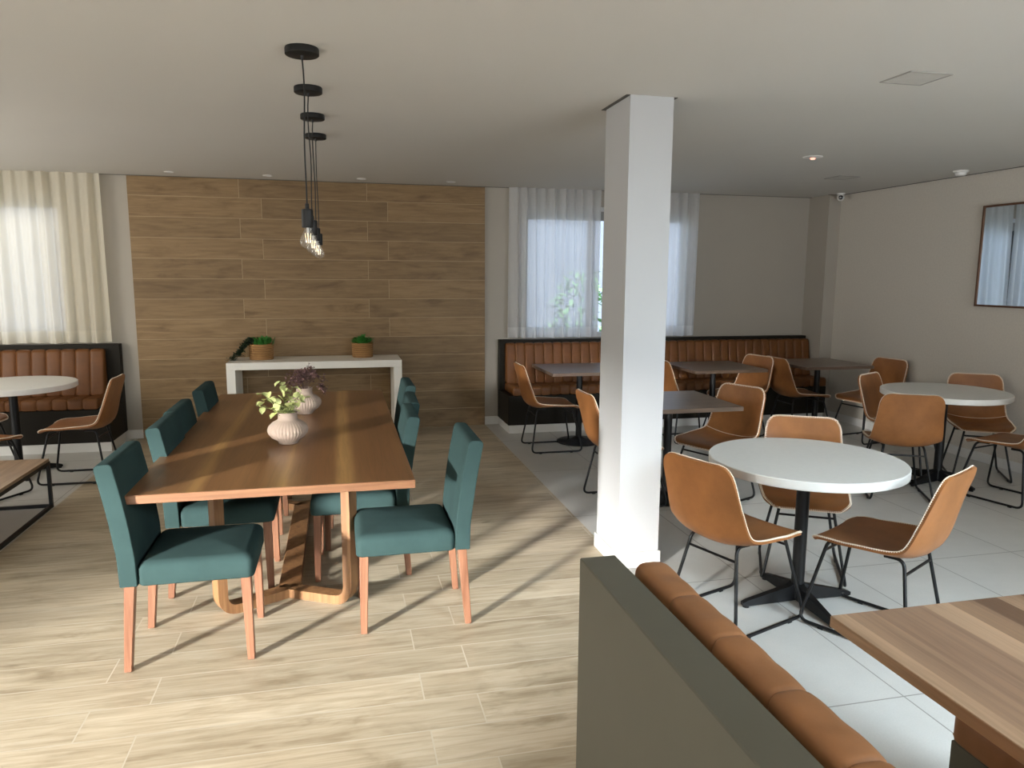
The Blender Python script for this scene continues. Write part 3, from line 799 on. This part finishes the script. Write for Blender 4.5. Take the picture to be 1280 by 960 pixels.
# ------------------------------------------------------------------ vases and what stands in them
def vase_mesh():
    def rib(a, z):
        k = math.exp(-((z - .072) / .045) ** 4)
        return 1 + .035 * k * (abs(math.sin(a * 18)) ** .6 - .5)
    ctrl = [(.046, 0), (.052, .003), (.053, .010), (.058, .018), (.085, .036), (.101, .058), (.105, .075), (.100, .094), (.080, .116), (.058, .128), (.051, .134), (.050, .150), (.051, .166), (.0525, .170), (.047, .171), (.045, .165), (.044, .14), (.05, .125)]
    return MB().lathe(ctrl, 216, rib=rib)
v1 = vase_mesh().build('ribbed_vase', M['vase'], angle=60); v1.location = (-.285, 4.06, .75)
tag(v1, 'cream ribbed ceramic vase nearer the viewer on the walnut table holding pale leaves', 'vase', 'ribbed vases on the walnut table')
v2 = v1.copy(); COL.objects.link(v2); v2.location = (-.235, 4.93, .75); v2.rotation_euler = (0, 0, .3)
v2['label'] = 'cream ribbed ceramic vase farther along the walnut table holding dried purple flowers'
root = thing('eucalyptus_sprigs', 'pale yellow green leaf sprigs in the nearer vase', 'foliage', (-.285, 4.06, .75)); rnd = random.Random(21)
m = MB(); st = MB()
tips = [(-.155, -.02, .215), (-.10, -.03, .25), (-.125, .02, .27), (-.06, -.05, .235), (-.03, 0, .34), (.075, .0, .275), (.05, -.04, .25), (.01, -.06, .225), (.085, .03, .24), (-.02, .05, .26), (.03, .02, .30)]
for tp in tips:
    tp = Vector(tp); pts = fillet([Vector((tp.x * .12, tp.y * .12, .06)), Vector((tp.x * .2, tp.y * .2, .175)), tp], .05, 6); st.tube(pts, .0018, 5)
    for k in range(10):
        f = .35 + .65 * k / 9; p = pts[min(len(pts) - 1, int(f * (len(pts) - 1)))].lerp(tp, max(0, (f - .5) * 2) * .9 if f > .5 else 0)
        if p.z < .172: p.z = .172
        d = Vector((rnd.uniform(-1, 1), rnd.uniform(-1, 1), rnd.uniform(-.5, .8))); leafquad(m, p, d, Vector((0, 0, 1)), rnd.uniform(.034, .05), rnd.uniform(.036, .05), .3)
m.build('leaves', M['leafpale'], root); st.build('stems', M['stem'], root)
root = thing('dried_flowers', 'dusky purple dried flower bunch in the farther vase', 'flowers', (-.235, 4.93, .75))
m = MB(); st = MB()
for k in range(26):
    a = rnd.uniform(0, 2 * PI); e = rnd.uniform(.15, 1.0); q = .125 * math.sqrt(rnd.random())
    tp = Vector((q * math.cos(a) + .01, q * math.sin(a), .205 + .075 * (1 - (q / .14) ** 2) + rnd.uniform(-.02, .02)))
    pts = fillet([Vector((tp.x * .15, tp.y * .15, .08)), Vector((tp.x * .25, tp.y * .25, .172)), tp], .04, 5); st.tube(pts, .0015, 5)
    for j in range(16):
        p = tp + Vector((rnd.gauss(0, .016), rnd.gauss(0, .016), rnd.gauss(0, .014))); p.z = max(p.z, .178)
        leafquad(m, p, Vector((rnd.uniform(-1, 1), rnd.uniform(-1, 1), rnd.uniform(-.6, 1))), Vector((0, 0, 1)), rnd.uniform(.016, .026), rnd.uniform(.014, .022), .3)
for j in range(40):
    f = rnd.random(); p = Vector((.10 + .04 * f, -.03, .20 - .05 * f)) + Vector((rnd.gauss(0, .01), rnd.gauss(0, .012), rnd.gauss(0, .01)))
    leafquad(m, p, Vector((rnd.uniform(-1, 1), rnd.uniform(-1, 1), rnd.uniform(-1, .4))), Vector((0, 0, 1)), .022, .018, .3)
m.build('petals', M['leafdry'], root); st.build('stems', M['drystem'], root)

# ------------------------------------------------------------------ pendants
def make_pendant(label, z0=1.765, sway=0.0):
    root = thing('pendant_lamp', label, 'pendant lamp')
    MB().lathe([(.066, C - .030), (.070, C - .027), (.070, C - .004), (.068, C)], 40).build('ceiling_rose', M['blackp'], root, angle=50)
    MB().lathe([(.005, C - .045), (.008, C - .030)], 12).build('cord_grip', M['blackp'], root)
    zs = z0 + .16; n = 14
    pts = [(.006 * math.sin(k / n * PI * 2.2) * (1 - k / n) , .004 * math.sin(k / n * PI * 3), C - .04 - (C - .04 - zs - .02) * k / n) for k in range(n + 1)]
    MB().tube(pts, .0032, 8).build('cord', M['blackp'], root)
    s = MB().lathe([(.004, zs + .028), (.008, zs + .026), (.009, zs + .006), (.0235, zs + .002), (.0245, zs - .002), (.0245, zs - .072), (.022, zs - .075)], 28).build('lamp_socket', M['blackp'], root, angle=45)
    zb = zs - .073
    b = MB().lathe([(.014, zb), (.0155, zb - .012), (.022, zb - .026), (.032, zb - .044), (.0355, zb - .060), (.0325, zb - .076), (.022, zb - .087), (.010, zb - .092), (.001, zb - .093)], 28).build('bulb', M['bulb'], root, angle=80)
    f = MB(); f.lathe([(.006, zb), (.0045, zb - .03), (.001, zb - .032)], 10)
    f.build('filament_stem', M['plastic'], b)
    f = MB()
    for k in range(4):
        a = k * PI / 2; f.tube([(.012 * math.cos(a), .012 * math.sin(a), zb - .026), (.007 * math.cos(a), .007 * math.sin(a), zb - .066)], .0011, 6)
    f.build('filament_glint', M['filament_glint'], b)
    return root
pl = make_pendant('black cord pendant with bare bulb nearest the viewer above the walnut table'); pl.location = (-.122, 3.37, 0); g = 'bare bulb pendants over the walnut table'; tag(pl, None, None, g)
for y, lab in ((4.04, 'bare bulb pendant second from the viewer in the row'), (4.70, 'bare bulb pendant third from the viewer in the row'), (5.34, 'bare bulb pendant farthest from the viewer in the row')):
    dup(pl, (-.122, y, 0), R(40 * y), lab, g)

# ------------------------------------------------------------------ mirror on the right wall
root = thing('wall_mirror', 'bronze framed mirror on the right wall reflecting a curtain', 'mirror', (XR, 0, 0))
y0, y1, z0, z1 = 4.0, 5.61, 1.40, 2.29; x = -.03; t = .018
m = MB(); m.box(x, -.001, y0, y0 + t, z0, z1); m.box(x, -.001, y1 - t, y1, z0, z1); m.box(x, -.001, y0 + t, y1 - t, z0, z0 + t); m.box(x, -.001, y0 + t, y1 - t, z1 - t, z1)
m.build('frame', M['bronze'], root, smooth=False)
MB().box(x + .008, x + .012, y0 + t, y1 - t, z0 + t, z1 - t).build('mirror_glass', M['mirror'], root, smooth=False)

# ------------------------------------------------------------------ ceiling fittings
def grille(x0, x1, y0, y1, label):
    root = thing('ceiling_grille', label, 'ceiling grille', ((x0 + x1) / 2, (y0 + y1) / 2, C), 0, 'square ceiling grilles')
    w = (x1 - x0) / 2; d = (y1 - y0) / 2
    m = MB(); t = .008
    m.box(-w, w, -d, -d + t, -.005, 0); m.box(-w, w, d - t, d, -.005, 0); m.box(-w, -w + t, -d + t, d - t, -.005, 0); m.box(w - t, w, -d + t, d - t, -.005, 0)
    m.build('frame', M['grille_frame'], root, smooth=False)
    MB().box(-w + t, w - t, -d + t, d - t, -.003, 0).build('panel', M['grille'], root, smooth=False)
grille(2.57, 2.80, 3.03, 3.235, 'square ceiling grille nearer the viewer at the upper right')
grille(4.55, 4.775, 6.17, 6.40, 'square ceiling grille farther back near the right corner')
def downlight_mesh(root):
    MB().lathe([(.030, -.001), (.032, -.006), (.045, -.006), (.047, 0)], 32, cap=False).build('trim_ring', M['plastic'], root)
    MB().lathe([(.030, -.0015), (.0005, -.0005)], 24, cap=False).build('lamp', M['grille'], root)
dl = thing('downlight', 'x', 'downlight'); downlight_mesh(dl)
g = 'small recessed downlights along the wood clad wall'
for i, (xx, lab) in enumerate(((-1.50, 'small recessed downlight at the left end of the wood clad wall'), (-.63, 'small recessed downlight second from the left above the wood cladding'), (.25, 'small recessed downlight third from the left, right of the pendants'), (1.14, 'small recessed downlight at the right end of the wood clad wall'))):
    if i == 0: dl.location = (xx, 7.60, C); tag(dl, lab, None, g)
    else: dup(dl, (xx, 7.62, C), 0, lab, g)
root = thing('ceiling_sensor', 'flat round ceiling fitting with a small glowing pink light', 'sensor', (3.65, 5.29, C))
MB().lathe([(.075, 0), (.072, -.006), (.03, -.011), (.001, -.012)], 32, cap=False).build('housing', M['plastic'], root)
MB().lathe([(.022, -.010), (.016, -.02), (.001, -.022)], 20, cap=False).build('led', M['pink'], root)
root = thing('smoke_detector', 'white round smoke detector on the ceiling near the right wall', 'smoke detector', (5.36, 5.62, C))
MB().lathe([(.062, 0), (.062, -.012), (.055, -.017)], 32).build('base', M['plastic'], root, angle=50)
MB().lathe([(.046, -.017), (.044, -.034), (.034, -.044), (.001, -.045)], 32).build('cover', M['plastic'], root, angle=50)
root = thing('security_camera', 'small white dome security camera in the far right ceiling corner', 'security camera', (5.52, 7.44, C))
MB().lathe([(.045, 0), (.045, -.012), (.04, -.016)], 28).build('mount', M['plastic'], root, angle=50)
b = bmesh.new(); bmesh.ops.create_uvsphere(b, u_segments=24, v_segments=16, radius=.04); bmesh.ops.translate(b, verts=b.verts[:], vec=(0, 0, -.045))
MB().bm(b).build('body', M['plastic'], root)
dv = Vector((-5.52, -7.44, 1.65 - C)).normalized(); mt = Matrix.Translation(Vector((0, 0, -.045)) + dv * .03) @ dv.to_track_quat('Z', 'Y').to_matrix().to_4x4()
MB().lathe([(.024, 0), (.024, .012), (.018, .014), (.001, .013)], 24).xform(mt).build('lens', M['lens'], root)

# ------------------------------------------------------------------ light
def area(name, loc, target, sx, sy, power, color, spread=180):
    l = bpy.data.lights.new(name, 'AREA'); l.shape = 'RECTANGLE'; l.size = sx; l.size_y = sy; l.energy = power; l.color = color; l.spread = R(spread)
    o = bpy.data.objects.new(name, l); COL.objects.link(o); o.location = loc
    o.rotation_euler = (Vector(target) - Vector(loc)).to_track_quat('-Z', 'Y').to_euler(); return o
area('key_window_light', (-10.0, -6.4, 2.85), (-.2, 3.1, .4), 1.0, 1.0, 345, (1.0, .985, .95), 35)
area('rear_opening_light', (3.4, -.4, 2.35), (2.1, 2.4, 0), 1.5, .8, 52, (.72, .88, 1.0), 78)
area('rear_fill_light', (3.3, -2.5, 1.25), (3.2, 6.0, 1.6), 3.0, 1.7, 105, (.93, .97, 1.0))  # added fill lamp, lifts the ambient light at the back of the room
area('rear_fill_light', (-2.8, -2.5, 1.25), (-1.5, 6.0, 1.6), 2.8, 1.8, 70, (1.0, .97, .92))  # second added fill lamp, for the left half of the room
area('left_opening_light', (-4.65, 5.1, 1.45), (-1.2, 7.0, 1.1), 2.2, 1.7, 75, (1.0, .95, .85))
area('window_sky_left', (-3.4, 9.6, 3.0), (-3.4, 7.9, 1.6), 2.6, 1.6, 54, (1.0, .90, .72))
area('window_sky_right', (2.9, 9.9, 3.0), (2.9, 7.9, 1.6), 2.4, 1.6, 18, (.72, .87, 1.0))
sl = bpy.data.lights.new('bounce_fill_sun', 'SUN'); sl.energy = 26.0; sl.angle = R(1); sl.color = (1.0, .97, .92)  # added sunlight; its bounce off the unseen floor brightens the ceiling
so = bpy.data.objects.new('bounce_fill_sun', sl); COL.objects.link(so); so.location = (0, -6, 8); so.rotation_euler = Vector((.15, .6, -.78)).to_track_quat('-Z', 'Y').to_euler()
w = bpy.data.worlds.new('sky'); bpy.context.scene.world = w; w.use_nodes = True
bg = w.node_tree.nodes['Background']; bg.inputs[0].default_value = (.80, .90, 1.0, 1); bg.inputs[1].default_value = 1.2

# ------------------------------------------------------------------ camera
F, pit, yaw, rol = 922.1142, .1458, .23, .0059
fh = Vector((math.sin(yaw), math.cos(yaw), 0)); r0 = Vector((math.cos(yaw), -math.sin(yaw), 0))
f = fh * math.cos(pit) + Vector((0, 0, -math.sin(pit))); u0 = r0.cross(f)
r = r0 * math.cos(rol) + u0 * math.sin(rol); u = u0 * math.cos(rol) - r0 * math.sin(rol)
cd = bpy.data.cameras.new('camera'); cam = bpy.data.objects.new('camera', cd); COL.objects.link(cam)
cam.matrix_world = Matrix(((r.x, u.x, -f.x, 0), (r.y, u.y, -f.y, 0), (r.z, u.z, -f.z, 1.65), (0, 0, 0, 1)))
cd.sensor_fit = 'HORIZONTAL'; cd.sensor_width = 36; cd.lens = F / 1280 * 36; cd.clip_start = .05
sc_ = bpy.context.scene; sc_.camera = cam
sc_.view_settings.view_transform = 'Standard'; sc_.view_settings.look = 'None'; sc_.view_settings.exposure = 0.0
